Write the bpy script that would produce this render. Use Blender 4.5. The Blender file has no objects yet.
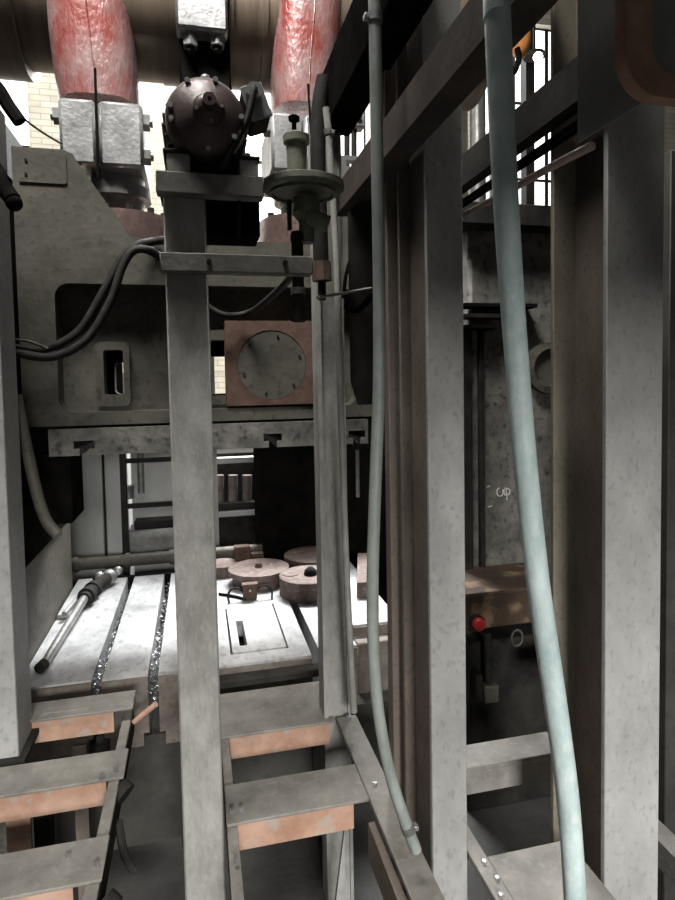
import bpy, bmesh, math, random
from mathutils import Vector, Matrix
random.seed(7)
scene = bpy.context.scene
COL = scene.collection

# ---------------------------------------------------------------- camera
YAW, PITCH, ROLL, FPX, SHIFT, CZ = math.radians(13.2), 0.05, 0.018, 600.0, -39.0, 1.6
CM = Matrix.Rotation(-YAW, 3, 'Z') @ Matrix.Rotation(math.pi/2 - PITCH, 3, 'X') @ Matrix.Rotation(-ROLL, 3, 'Z')
cam_d = bpy.data.cameras.new('camera'); cam = bpy.data.objects.new('camera', cam_d); COL.objects.link(cam)
cam.matrix_world = Matrix.Translation((0, 0, CZ)) @ CM.to_4x4()
cam_d.sensor_fit = 'VERTICAL'; cam_d.sensor_height = 36; cam_d.lens = 36*FPX/900
cam_d.shift_y = SHIFT/900; cam_d.clip_start = 0.02
scene.camera = cam

# ---------------------------------------------------------------- world, lights, exposure
w = bpy.data.worlds.new('world'); scene.world = w; w.use_nodes = True
w.node_tree.nodes['Background'].inputs[0].default_value = (0.86, 0.93, 1.0, 1)
w.node_tree.nodes['Background'].inputs[1].default_value = 0.015
def area(name, loc, target, sx, sy, power, color=(1, 1, 1), spread=180):
    d = bpy.data.lights.new(name, 'AREA'); d.shape = 'RECTANGLE'; d.size = sx; d.size_y = sy
    d.energy = power; d.color = color; d.spread = math.radians(spread)
    o = bpy.data.objects.new(name, d); COL.objects.link(o); o.location = loc
    o.rotation_euler = (Vector(target) - Vector(loc)).to_track_quat('-Z', 'Y').to_euler()
    return o
area('gate_daylight', (0.3, -7.0, 3.3), (0.3, 1.5, 0.6), 2.2, 1.7, 1500, (1, 0.995, 0.965))  # low daylight from behind the camera, through the added gate opening
area('rear_window_daylight', (1.6, 8.4, 7.1), (0.1, 4.2, 0.3), 4.0, 1.5, 1600, (0.97, 0.99, 1.0), 120)
area('back_wall_fill', (0.0, 6.4, 7.2), (0.0, 7.9, 3.0), 7.0, 2.0, 480, (1, 0.99, 0.97))  # unseen lamp added to brighten the back wall
area('rod_fill', (-1.0, 1.3, 7.3), (0.1, 3.75, 3.4), 2.5, 1.0, 210, (1.0, 0.98, 0.94), 75)  # unseen lamp added to brighten the rods and clamps from above
scene.view_settings.view_transform = 'Standard'; scene.view_settings.look = 'None'
scene.view_settings.gamma = 1.0; scene.view_settings.use_curve_mapping = False
scene.view_settings.exposure = 0.0

# ---------------------------------------------------------------- helpers
def ray(u, v): return CM @ Vector(((u-337.5)/FPX, -(v-450-SHIFT)/FPX, -1.0))
def P(u, v, Y):
    d = ray(u, v); t = Y/d.y; return Vector((d.x*t, Y, CZ + d.z*t))
def Z(u, v, z):
    d = ray(u, v); t = (z-CZ)/d.z; return Vector((d.x*t, d.y*t, z))
def XZ(u, v, Y):
    p = P(u, v, Y); return (p.x, p.z)

def mat(name, c1, c2, scale=6.0, rough=0.6, metal=0.0, bump=0.15, stretch=(1, 1, 1), c3=None, fine=40.0, c3_amt=0.5, spec=0.4, contrast=0.35):
    m = bpy.data.materials.new(name); m.use_nodes = True
    nt = m.node_tree; N = nt.nodes; L = nt.links; b = N['Principled BSDF']
    tc = N.new('ShaderNodeTexCoord'); mp = N.new('ShaderNodeMapping'); mp.inputs['Scale'].default_value = stretch
    L.new(tc.outputs['Object'], mp.inputs['Vector'])
    n1 = N.new('ShaderNodeTexNoise'); n1.inputs['Scale'].default_value = scale; n1.inputs['Detail'].default_value = 8; n1.inputs['Roughness'].default_value = 0.65
    n2 = N.new('ShaderNodeTexNoise'); n2.inputs['Scale'].default_value = fine; n2.inputs['Detail'].default_value = 6
    L.new(mp.outputs[0], n1.inputs['Vector']); L.new(mp.outputs[0], n2.inputs['Vector'])
    r = N.new('ShaderNodeValToRGB'); r.color_ramp.elements[0].position = 0.5-contrast/2; r.color_ramp.elements[1].position = 0.5+contrast/2
    r.color_ramp.elements[0].color = (*c1, 1); r.color_ramp.elements[1].color = (*c2, 1)
    L.new(n1.outputs['Fac'], r.inputs['Fac'])
    col = r.outputs['Color']
    if c3:
        r2 = N.new('ShaderNodeValToRGB'); r2.color_ramp.elements[0].position = 0.55; r2.color_ramp.elements[1].position = 0.68
        r2.color_ramp.elements[0].color = (0, 0, 0, 1); r2.color_ramp.elements[1].color = (c3_amt,)*3 + (1,)
        L.new(n2.outputs['Fac'], r2.inputs['Fac'])
        mx = N.new('ShaderNodeMix'); mx.data_type = 'RGBA'
        L.new(r2.outputs['Color'], mx.inputs[0]); L.new(col, mx.inputs[6]); mx.inputs[7].default_value = (*c3, 1)
        col = mx.outputs[2]
    L.new(col, b.inputs['Base Color'])
    mr = N.new('ShaderNodeMapRange'); mr.inputs[3].default_value = max(rough-0.13, 0.05); mr.inputs[4].default_value = min(rough+0.13, 1)
    L.new(n2.outputs['Fac'], mr.inputs[0]); L.new(mr.outputs[0], b.inputs['Roughness'])
    b.inputs['Metallic'].default_value = metal; b.inputs['Specular IOR Level'].default_value = spec
    if bump:
        bp = N.new('ShaderNodeBump'); bp.inputs['Strength'].default_value = bump; bp.inputs['Distance'].default_value = 0.01
        ad = N.new('ShaderNodeMath'); ad.operation = 'ADD'
        L.new(n1.outputs['Fac'], ad.inputs[0]); L.new(n2.outputs['Fac'], ad.inputs[1])
        L.new(ad.outputs[0], bp.inputs['Height']); L.new(bp.outputs[0], b.inputs['Normal'])
    return m
def emit(name, c, s):
    m = bpy.data.materials.new(name); m.use_nodes = True
    b = m.node_tree.nodes['Principled BSDF']; b.inputs['Base Color'].default_value = (*c, 1)
    b.inputs['Emission Color'].default_value = (*c, 1); b.inputs['Emission Strength'].default_value = s
    return m

M = dict(
    column=mat('column_paint', (.24, .235, .225), (.36, .355, .34), 5, .62, .0, .12, (1, 1, .6), (.10, .095, .09), 60, .3, spec=.12),
    post=mat('post_paint', (.17, .165, .15), (.32, .31, .29), 7, .65, .1, .2, (1.6, 1.6, .7), (.42, .41, .39), 60, .22, spec=.12),
    brown=mat('brown_steel', (.10, .082, .068), (.17, .14, .12), 4, .65, 0, .12, (1, 1, .6), (.06, .05, .045), 70, .4, spec=.1),
    bar=mat('bar_paint', (.09, .087, .08), (.18, .175, .16), 7, .65, 0, .2, (1, 1, 1), (.3, .29, .27), 50, .15, spec=.12),
    beam=mat('beam_paint', (.04, .033, .029), (.085, .071, .062), 4, .7, 0, .12, (1, 1, 1), (.03, .025, .022), 70, .4, spec=.05),
    beige=mat('beige_steel', (.16, .14, .11), (.25, .22, .175), 4, .65, 0, .12, (1, 1, .6), (.09, .08, .06), 70, .4, spec=.1),
    stained=mat('stained_iron', (.03, .02, .015), (.08, .052, .038), 5, .6, .1, .3, (1, 1, 1), (.30, .20, .12), 9, .5, spec=.2),
    dark=mat('oily_dark_steel', (.010, .010, .009), (.03, .028, .025), 6, .7, 0, .15, spec=.06),
    black=mat('black_iron', (.004, .004, .004), (.011, .010, .009), 6, .8, 0, .1, spec=0),
    cast=mat('cast_iron_paint', (.045, .042, .034), (.095, .088, .073), 3.2, .6, .15, .22, (1, 1, 1), (.03, .028, .024), 28, .6, spec=.2),
    castrough=mat('grimy_casting', (.05, .048, .042), (.16, .15, .135), 7, .75, .1, .6, (1, 1, 1), (.02, .018, .016), 22, .8),
    base=mat('bed_casting', (.02, .019, .016), (.062, .058, .05), 2.2, .7, .1, .25, (1, 1, 1), (.03, .028, .025), 20, .6),
    rim=mat('rusty_grey_rim', (.07, .055, .045), (.17, .15, .13), 5, .7, .2, .4, (1, 1, 1), (.1, .05, .03), 30, .6),
    table=mat('machined_table', (.17, .17, .17), (.50, .50, .50), 3.5, .38, .3, .2, (1, .6, 1), (.13, .13, .13), 25, .5),
    rust=mat('rust_red', (.05, .027, .018), (.10, .058, .042), 9, .8, .1, .3, (1, 1, 1), (.05, .025, .02), 40, .5),
    orange=mat('rust_primer', (.27, .14, .09), (.42, .27, .20), 7, .8, 0, .2, (1, 1, 1), (.30, .27, .24), 22, .8),
    hoop=mat('rust_band', (.27, .15, .10), (.42, .26, .19), 14, .75, .1, .2),
    dieface=mat('rusty_die', (.065, .043, .036), (.145, .105, .09), 10, .75, .1, .2, (1, 1, 1), (.35, .28, .25), 35, .4),
    red=mat('worn_red_pale_sheen', (.165, .03, .023), (.27, .225, .22), 1.7, .3, .15, .55, (1.6, 1.6, .8), (.15, .10, .10), 26, .4, .6, .26),  # pale grey mix stands in for whitish reflections on the worn red
    silver=mat('bare_steel', (.19, .19, .19), (.38, .38, .38), 6, .38, .6, .25, (1, 1, 1), (.12, .12, .12), 40, .5),
    steel=mat('dull_steel', (.13, .13, .125), (.26, .26, .25), 8, .4, .6, .15),
    shaft=mat('oily_shaft', (.075, .055, .04), (.15, .115, .085), 2, .42, .4, .02, (4, .3, .3)),
    motor=mat('motor_maroon', (.045, .030, .027), (.085, .058, .052), 7, .42, .2, .1, (1, 1, 1), (.12, .09, .08), 60, .25),
    green=mat('grey_green_enamel', (.10, .105, .075), (.19, .195, .15), 9, .5, .1, .15, (1, 1, 1), (.06, .055, .04), 40, .5),
    hose=mat('pale_blue_hose', (.29, .37, .365), (.52, .60, .59), 14, .5, 0, .2, (1, 1, .5), (.6, .62, .6), 50, .4),
    hose2=mat('grey_green_hose', (.14, .155, .14), (.25, .27, .25), 14, .5, 0, .15, (1, 1, .5)),
    cable=mat('black_cable', (.012, .011, .010), (.03, .028, .025), 20, .6, 0, .1, spec=.15),
    wall=None,
    panel=mat('pale_sheet', (.25, .25, .24), (.40, .40, .385), 2, .6, .1, .05, (1, 1, .3)),
    grit=mat('metal_chips', (.35, .36, .37), (.75, .76, .78), 60, .25, .9, 0),
    redbtn=mat('red_plastic', (.36, .02, .02), (.45, .03, .03), 9, .4, 0, 0),
    floor=mat('oily_floor', (.02, .019, .018), (.05, .048, .045), 3, .75, 0, .3),
    guard=mat('grey_guard_paint', (.16, .16, .155), (.23, .23, .22), 4, .6, 0, .08, spec=.12),
    rodrust=mat('rusty_rod', (.3, .22, .18), (.5, .41, .36), 20, .7, .2, .2),
    yellow=mat('orange_paint', (.55, .22, .06), (.7, .3, .1), 9, .5, 0, .1),
)
M['chalk'] = mat('chalk', (.35, .34, .32), (.5, .49, .46), 30, .9, 0, 0)
def brickmat():
    m = bpy.data.materials.new('cream_brick'); m.use_nodes = True
    nt = m.node_tree; N = nt.nodes; L = nt.links; b = N['Principled BSDF']
    tc = N.new('ShaderNodeTexCoord'); mp = N.new('ShaderNodeMapping'); mp.inputs['Rotation'].default_value = (math.pi/2, 0, 0)
    L.new(tc.outputs['Object'], mp.inputs['Vector'])
    br = N.new('ShaderNodeTexBrick'); br.inputs['Color1'].default_value = (.78, .72, .58, 1); br.inputs['Color2'].default_value = (.66, .60, .47, 1)
    br.inputs['Mortar'].default_value = (.5, .46, .38, 1); br.inputs['Scale'].default_value = 1.0
    br.inputs['Brick Width'].default_value = .26; br.inputs['Row Height'].default_value = .08; br.inputs['Mortar Size'].default_value = .008
    L.new(mp.outputs[0], br.inputs['Vector'])
    no = N.new('ShaderNodeTexNoise'); no.inputs['Scale'].default_value = 4; no.inputs['Detail'].default_value = 6
    mx = N.new('ShaderNodeMix'); mx.data_type = 'RGBA'; mx.blend_type = 'MULTIPLY'; mx.inputs[0].default_value = .5
    L.new(tc.outputs['Object'], no.inputs['Vector']); L.new(br.outputs['Color'], mx.inputs[6]); L.new(no.outputs['Fac'], mx.inputs[7])
    L.new(mx.outputs[2], b.inputs['Base Color']); b.inputs['Roughness'].default_value = .85
    return m
M['wall'] = brickmat()
M['pane'] = emit('daylit_pane', (1, 1, 1), 2.2)
M['bulb'] = emit('lit_bulb', (1, .95, .85), 14.0)

class B:
    def __init__(s): s.bm = bmesh.new()
    def box(s, x0, x1, y0, y1, z0, z1, bev=0.0, rot=None):
        c = Vector(((x0+x1)/2, (y0+y1)/2, (z0+z1)/2))
        mt = Matrix.Translation(c) @ (rot.to_4x4() if rot else Matrix.Identity(4)) @ Matrix.Diagonal((abs(x1-x0), abs(y1-y0), abs(z1-z0), 1))
        g = bmesh.ops.create_cube(s.bm, size=1, matrix=mt)['verts']
        if bev: bmesh.ops.bevel(s.bm, geom=list({e for v in g for e in v.link_edges}), offset=bev, segments=1, affect='EDGES')
        return s
    def cyl(s, p0, p1, r0, r1=None, seg=20):
        p0, p1 = Vector(p0), Vector(p1); d = p1-p0
        mt = Matrix.Translation((p0+p1)/2) @ d.to_track_quat('Z', 'Y').to_matrix().to_4x4()
        bmesh.ops.create_cone(s.bm, cap_ends=True, segments=seg, radius1=r0, radius2=r0 if r1 is None else r1, depth=d.length, matrix=mt)
        return s
    def ball(s, c, r, sc=(1, 1, 1), seg=16):
        bmesh.ops.create_uvsphere(s.bm, u_segments=seg, v_segments=max(8, seg//2), radius=r, matrix=Matrix.Translation(c) @ Matrix.Diagonal((*sc, 1)))
        return s
    def lathe(s, prof, origin, axis=(0, 0, 1), seg=36):
        q = Vector(axis).to_track_quat('Z', 'Y').to_matrix(); o = Vector(origin); rings = []
        for r, h in prof:
            if r < 1e-6: rings.append([s.bm.verts.new(o + q @ Vector((0, 0, h)))])
            else: rings.append([s.bm.verts.new(o + q @ Vector((r*math.cos(2*math.pi*k/seg), r*math.sin(2*math.pi*k/seg), h))) for k in range(seg)])
        for a, b in zip(rings, rings[1:]):
            for k in range(seg):
                k2 = (k+1) % seg
                if len(a) == 1 and len(b) > 1: s.bm.faces.new((a[0], b[k], b[k2]))
                elif len(b) == 1 and len(a) > 1: s.bm.faces.new((a[k], a[k2], b[0]))
                elif len(a) > 1: s.bm.faces.new((a[k], a[k2], b[k2], b[k]))
        for rg in (rings[0], rings[-1]):
            if len(rg) > 1: s.bm.faces.new(rg)
        return s
    def tube(s, pts, r, seg=12, sub=6, r1=None):
        pts = [Vector(p) for p in pts]; out = []
        if sub > 1 and len(pts) > 2:
            for i in range(len(pts)-1):
                a = pts[max(i-1, 0)]; b = pts[i]; c = pts[i+1]; d = pts[min(i+2, len(pts)-1)]
                for k in range(sub):
                    t = k/sub
                    out.append(.5*((2*b) + (c-a)*t + (2*a-5*b+4*c-d)*t*t + (3*b-a-3*c+d)*t**3))
            out.append(pts[-1])
        else: out = pts
        rings = []; up = Vector((0.31, 0.87, 0.38))
        for i, p in enumerate(out):
            d = (out[min(i+1, len(out)-1)] - out[max(i-1, 0)]).normalized()
            a = d.cross(up).normalized(); b2 = d.cross(a)
            rr = r if r1 is None else r+(r1-r)*i/(len(out)-1)
            rings.append([s.bm.verts.new(p + rr*(math.cos(2*math.pi*k/seg)*a + math.sin(2*math.pi*k/seg)*b2)) for k in range(seg)])
        for a, b in zip(rings, rings[1:]):
            for k in range(seg): s.bm.faces.new((a[k], a[(k+1) % seg], b[(k+1) % seg], b[k]))
        s.bm.faces.new(rings[0]); s.bm.faces.new(rings[-1])
        return s
    def prism(s, poly, axis, a0, a1, holes=()):
        def v3(p, a): return {'X': (a, p[0], p[1]), 'Y': (p[0], a, p[1]), 'Z': (p[0], p[1], a)}[axis]
        for a in (a0, a1):
            es = []
            for loop in [poly]+list(holes):
                vs = [s.bm.verts.new(v3(p, a)) for p in loop]
                es += [s.bm.edges.new((vs[k], vs[(k+1) % len(vs)])) for k in range(len(vs))]
            bmesh.ops.triangle_fill(s.bm, use_beauty=True, use_dissolve=False, edges=es)
        for loop in [poly]+list(holes):
            n = len(loop)
            for k in range(n):
                q = [s.bm.verts.new(v3(loop[k], a0)), s.bm.verts.new(v3(loop[(k+1) % n], a0)), s.bm.verts.new(v3(loop[(k+1) % n], a1)), s.bm.verts.new(v3(loop[k], a1))]
                s.bm.faces.new(q)
        bmesh.ops.remove_doubles(s.bm, verts=s.bm.verts, dist=1e-5)
        return s
    def loft(s, rings):
        rs = [[s.bm.verts.new(p) for p in r] for r in rings]; n = len(rs[0])
        for a, b in zip(rs, rs[1:]):
            for k in range(n): s.bm.faces.new((a[k], a[(k+1) % n], b[(k+1) % n], b[k]))
        s.bm.faces.new(rs[0]); s.bm.faces.new(rs[-1])
        return s
    def build(s, name, m, parent=None, label=None, cat=None, group=None, kind=None):
        bmesh.ops.recalc_face_normals(s.bm, faces=s.bm.faces)
        if parent is not None: off = Vector(parent['_w']) if '_w' in parent else Vector()
        else:
            vs = [v.co for v in s.bm.verts]
            off = Vector(((min(v.x for v in vs)+max(v.x for v in vs))/2, (min(v.y for v in vs)+max(v.y for v in vs))/2, min(v.z for v in vs)))
        bmesh.ops.translate(s.bm, verts=s.bm.verts, vec=-off)
        me = bpy.data.meshes.new(name); s.bm.to_mesh(me); s.bm.free()
        for p in me.polygons: p.use_smooth = True
        me.set_sharp_from_angle(angle=math.radians(38))
        me.materials.append(M[m] if isinstance(m, str) else m)
        o = bpy.data.objects.new(name, me); COL.objects.link(o)
        o['_w'] = tuple(off)
        if parent is None: o.location = off
        else: o.parent = parent
        tag(o, label, cat, group, kind); return o
def tag(o, label=None, cat=None, group=None, kind=None):
    if label: o['label'] = label
    if cat: o['category'] = cat
    if group: o['group'] = group
    if kind: o['kind'] = kind
def thing(name, label, cat, loc, group=None, kind=None):
    o = bpy.data.objects.new(name, None); COL.objects.link(o); o.location = loc; o['_w'] = tuple(loc); o.empty_display_size = .1
    tag(o, label, cat, group, kind); return o
def circ(cx, cz, r, n=28): return [(cx+r*math.cos(2*math.pi*k/n), cz+r*math.sin(2*math.pi*k/n)) for k in range(n)]
def rrect(x0, x1, z0, z1, r=.02, n=4):
    out = []
    for cx, cz, a in ((x1-r, z1-r, 0), (x0+r, z1-r, 90), (x0+r, z0+r, 180), (x1-r, z0+r, 270)):
        for k in range(n+1):
            t = math.radians(a+90*k/n); out.append((cx+r*math.cos(t), cz+r*math.sin(t)))
    return out
def bolt(parent, c, d, r=.012, h=.016, m='steel', name='bolt'):
    c = Vector(c); d = Vector(d)
    return B().cyl(c, c+d*h, r, seg=6).build(name, m, parent)

PITZ = -0.95
# ---------------------------------------------------------------- setting
B().box(-7, 11, -9, 11, PITZ-.1, PITZ).build('floor', 'floor', kind='structure')
wb = B(); wb.prism([(-7, PITZ), (11, PITZ), (11, 8), (-7, 8)], 'Y', 8.8, 9.1,
    [rrect(-5.0, -2.05, 3.6, 7.2, .01, 1), rrect(-.15, 2.6, 3.6, 7.2, .01, 1), rrect(4.8, 7.4, 3.6, 7.2, .01, 1)])
wb.build('wall_back', 'wall', kind='structure')
for i, (a, b_, c, d) in enumerate(((-5.0, -2.05, 3.6, 7.2), (-.15, 2.6, 3.6, 7.2), (4.8, 7.4, 3.6, 7.2))):
    wn = thing('window_%d' % (i+1), None, None, ((a+b_)/2, 8.95, c), kind='structure')
    nx = 3; nz = 3
    for k in range(nx+1): 
        x = a+(b_-a)*k/nx; B().box(x-.025, x+.025, 8.9, 8.98, c, d).build('mullion', 'dark', wn)
    for k in range(nz+1):
        z = c+(d-c)*k/nz; B().box(a, b_, 8.91, 8.97, z-.02, z+.02).build('glazing_bar', 'dark', wn)
    for k in range(nx):
        for q in range(nz):
            B().box(a+(b_-a)*k/nx+.026, a+(b_-a)*(k+1)/nx-.026, 8.93, 8.94, c+(d-c)*q/nz+.021, c+(d-c)*(q+1)/nz-.021).build('pane', 'pane', wn)

# unseen wall added behind the camera, its gate shaped to let daylight in low
B().prism([(-7, PITZ), (8, PITZ), (8, 8), (-7, 8)], 'Y', -2.7, -2.5, [rrect(-3.2, 2.2, PITZ+.02, 2.2, .01, 1)]).build('added_front_wall', 'floor', kind='structure')
# ---------------------------------------------------------------- press bed with slotted table
TZ = .05
bed = thing('press_bed', 'heavy cast press bed with a bright slotted table top and rusty front rim', 'press bed', (.13, 4.0, PITZ))
SL = [-.555, -.27, .02, .62, .90]                      # slot centre lines
NW = .027
edges = [-.95] + SL + [1.24]
YF = [3.31, 3.30, 3.29, 3.28, 3.34, 3.62]
for i in range(6):
    a = edges[i] + (NW if i else 0); b_ = edges[i+1] - (NW if i < 5 else 0)
    poly = [(a, TZ), (b_, TZ)]
    poly += [(b_, -.265), (b_-.03, -.265), (b_-.03, -.335)] if i < 5 else [(b_, -.335)]
    poly += [(a+.03, -.335), (a+.03, -.265), (a, -.265)] if i else [(a, -.335)]
    hol = []
    sl = B()
    if i == 3:
        q = [Z(238, 655, TZ), Z(240, 606, TZ), Z(269, 604, TZ), Z(312, 642, TZ)]
        # the inset cover plate sits in a pocket of this slab, so the slab is built as four strips around it
        x0, x1, y0, y1 = .16, .47, 3.42, 4.12
        sl.box(a, x0-.012, YF[i], 5.03, -.335, TZ).box(x1+.012, b_, YF[i], 5.03, -.335, TZ)
        sl.box(x0-.012, x1+.012, YF[i], y0-.012, -.335, TZ).box(x0-.012, x1+.012, y1+.012, 5.03, -.335, TZ)
        s_o = sl.build('table_slab', 'table', bed)
        cp = B().prism(rrect(x0, x1, y0, y1, .01, 2), 'Z', -.05, TZ+.004, [rrect(.205, .25, 3.5, 3.88, .008, 2)])
        cp.build('inset_plate', 'table', bed)
        B().box(x0, x1, y0, y1, -.33, -.06).build('pocket_floor', 'black', bed)
    else:
        s_o = sl.prism(poly, 'Y', YF[i], 5.03).build('table_slab', 'table', bed)
    B().prism([(x_, min(z_, TZ-.012)) for x_, z_ in poly], 'Y', YF[i]-.014, YF[i]+.001).build('front_rim', 'rim', s_o)
bs = B().box(-.93, 1.22, 3.38, 4.98, PITZ, -.335)
bs.build('base', 'base', bed)
B().box(.05, .66, 3.18, 3.262, -.03, .012, .006).build('front_rail', 'dark', bed)
B().box(.92, 1.24, 3.5, 3.62, -.6, -.02, .006).build('end_block', 'rim', bed)
for k in range(3): B().box(-.9+.75*k, -.86+.75*k, 3.3, 3.38, PITZ, -.34).build('rib', 'base', bed)
# swarf lying in the slots
for i, sx in enumerate(SL[:2]):
    c = B()
    for k in range(900):
        y = 3.31+random.random()**1.5*1.65; x = sx+random.uniform(-.024, .024); z = -.12+random.random()*.15*(1 if y < 3.9 else .8)
        rr = random.uniform(.004, .011)
        v = [c.bm.verts.new((x+random.uniform(-rr, rr), y+random.uniform(-rr, rr)*1.6, z+random.uniform(-rr, rr))) for _ in range(4)]
        for t in ((0, 1, 2), (0, 1, 3), (0, 2, 3), (1, 2, 3)): c.bm.faces.new([v[j] for j in t])
    c.build('metal_swarf', 'grit', bed, kind='stuff')

# ---------------------------------------------------------------- press uprights
def px(u, Y): return P(u, 400, Y).x
ul = thing('press_upright', 'dark cast upright of the press at the far left behind the steel column', 'press upright', (-1.2, 3.9, PITZ))
B().box(-1.6, -1.001, 3.45, 4.9, PITZ, 3.1, .02).build('casting', 'dark', ul)
B().box(-1.0, -.915, 3.42, 4.6, .625, 2.7, .008).build('guide_rail', 'black', ul)
B().box(-1.3, -.958, 3.35, 4.85, PITZ, .62, .01).build('foot', 'cast', ul)
ur = thing('press_upright', 'rough grimy cast upright of the press seen between the two thick columns', 'press upright', (1.95, 3.9, PITZ))
ux0 = P(470, 400, 3.4).x
B().box(ux0, ux0+1.2, 3.4, 4.9, PITZ, P(500, 222, 3.4).z, .02).build('casting', 'castrough', ur)
B().box(ux0-.09, ux0-.002, 3.36, 3.9, .35, P(480, 330, 3.4).z, .008).build('guide_rail', 'dark', ur)
B().box(ux0+.05, ux0+.085, 3.37, 3.41, .35, 1.9, .004).build('guide_strip', 'dark', ur)
p = P(548, 368, 3.38); B().lathe([(.16, 0), (.16, .05), (.12, .06), (.12, .03), (0, .03)], (p.x, 3.40, p.z), (0, -1, 0)).build('round_boss', 'cast', ur)
for v in (305, 316, 327):
    a = P(463, v, 3.3); b_ = P(536 - (v-305)*1.8, v-2, 3.3)
    B().box(a.x, b_.x, 3.28, 3.41, a.z-.012, a.z+.012, .003).build('bracket_bar', 'black' if v != 316 else 'dark', ur)
for pts in ([(500+3.2*math.cos(t), 492+4.2*math.sin(t)) for t in [k*math.pi/5-.6 for k in range(9)]], [(506, 488), (510, 490), (509, 494), (505, 495), (504, 490), (506, 488), (507, 500)], [(487, 487), (490, 486)], [(488, 507), (492, 506)]):
    B().tube([P(u, v, 3.397) for u, v in pts], .004, 6, 2).build('chalk_mark', 'chalk', ur, label='faint white chalk mark')
a = P(466, 222, 3.3); b_ = P(552, 208, 3.3)
B().box(a.x-.05, b_.x+.4, 3.25, 3.6, a.z-.02, b_.z, .006).build('top_ledge', 'dark', ur)
# bed side box with red button
sb = thing('control_ledge', 'rust stained ledge box with a red push button below the right upright', 'control box', (P(495, 640, 3.2).x, 3.2, P(495, 632, 3.1).z))
a = P(460, 632, 3.0); b_ = P(545, 588, 3.0)
B().box(a.x-.05, b_.x+.1, 3.0, 3.39, a.z, b_.z, .008).build('box', 'stained', sb)
B().box(a.x-.06, b_.x+.11, 2.97, 3.39, b_.z, b_.z+.025, .004).build('lid', 'stained', sb)
p = P(476, 622, 3.0); B().cyl((p.x, 3.0, p.z), (p.x, 2.975, p.z), .045, seg=24).build('bezel', 'dark', sb)
B().lathe([(.036, 0), (.036, .02), (.028, .03), (0, .032)], (p.x, 2.976, p.z), (0, -1, 0)).build('push_button', 'redbtn', sb, label='red push button')
p = P(517, 638, 2.97)
B().tube([(p.x+.034*math.cos(t), 2.97, p.z+.045*math.sin(t)) for t in [k*math.pi/6 for k in range(12)]] + [(p.x+.034, 2.97, p.z)], .006, 8, 2).build('ring', 'cast', sb)
hr = thing('hanging_rod', 'dark hanging rod with a square weight below the red button', 'rod', tuple(P(488, 698, 3.1)))
a = P(487, 632, 3.1); b_ = P(488, 682, 3.1)
B().cyl(a, b_, .022, seg=12).build('rod', 'dark', hr)
B().box(b_.x-.045, b_.x+.045, 3.05, 3.15, P(488, 699, 3.1).z, b_.z, .006).build('weight', 'cast', hr)
B().box(b_.x-.09, b_.x-.05, 3.06, 3.14, P(488, 697, 3.1).z, P(488, 670, 3.1).z, .004).build('lug', 'dark', hr)
# side machine in the pit below
B().box(ux0-.15, ux0+1.1, 3.15, 3.39, PITZ, P(495, 640, 3.15).z, .01).build('pit_casting', 'dark', label='dark casting in the pit under the rusty ledge box', cat='casting')

# ---------------------------------------------------------------- press slide
YS = 3.3
sld = thing('press_slide', 'grey cast press slide with a recessed front hanging above the table', 'press slide', (.1, 3.8, 1.24))
xl, zt = XZ(11, 146, YS); cx = .105
x_in = XZ(62, 146, YS)[0]; pA = XZ(76, 160, YS); pB = XZ(130, 236, YS); zb = XZ(100, 425, YS)[1]
zmid = XZ(150, 238, YS)[1]
left = [(xl, zb), (xl, zt), (x_in, zt), (x_in+.05, zt-.02), pA, pB, (pB[0]+.06, zmid)]
outline = left + [(2*cx-x, z) for x, z in reversed(left)]
rl, rt = XZ(54, 283, YS); rb = XZ(100, 412, YS)[1]
rec = rrect(rl, 2*cx-rl, rb, rt, .07, 6)
B().prism(outline, 'Y', YS, YS+.13, [rec]).build('front_frame', 'cast', sld)
wl = [XZ(105, 395, YS+.1), XZ(123, 350, YS+.1)]; wr = [XZ(212, 396, YS+.1), XZ(231, 340, YS+.1)]
h1 = rrect(wl[0][0], wl[1][0], wl[0][1], wl[1][1], .012, 2); h2 = rrect(wr[0][0], wr[1][0], wr[0][1], wr[1][1], .012, 2)
B().prism([(xl+.05, zb), (xl+.05, zmid-.02), (2*cx-xl-.05, zmid-.02), (2*cx-xl-.05, zb)], 'Y', YS+.13, YS+.2, [h1, h2]).build('recess_wall', 'cast', sld)
for h, (a, b_) in ((h1, (XZ(97, 407, YS+.1), XZ(129, 342, YS+.1))), (h2, (XZ(203, 405, YS+.1), XZ(238, 330, YS+.1)))):
    B().prism(rrect(a[0], b_[0], a[1], b_[1], .03, 4), 'Y', YS+.085, YS+.13, [h]).build('window_boss', 'cast', sld)
# rear wall of the hollow slide with two openings
g1 = (XZ(115, 394, 4.3), XZ(128, 362, 4.3)); g2 = (XZ(206, 394, 4.3), XZ(240, 356, 4.3))
B().prism([(xl, zb), (xl, zmid), (2*cx-xl, zmid), (2*cx-xl, zb)], 'Y', 4.3, 4.4,
    [rrect(g[0][0], g[1][0], g[0][1], g[1][1], .03, 3) for g in (g1, g2)]).build('rear_wall', 'dark', sld)
for x in (xl, 2*cx-xl-.08): B().box(x, x+.08, YS+.13, 4.3, zb, zmid, .004).build('side_wall', 'cast', sld)
B().box(xl, 2*cx-xl, YS+.2, 4.3, zmid-.06, zmid-.02).build('top_plate', 'dark', sld)
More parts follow.
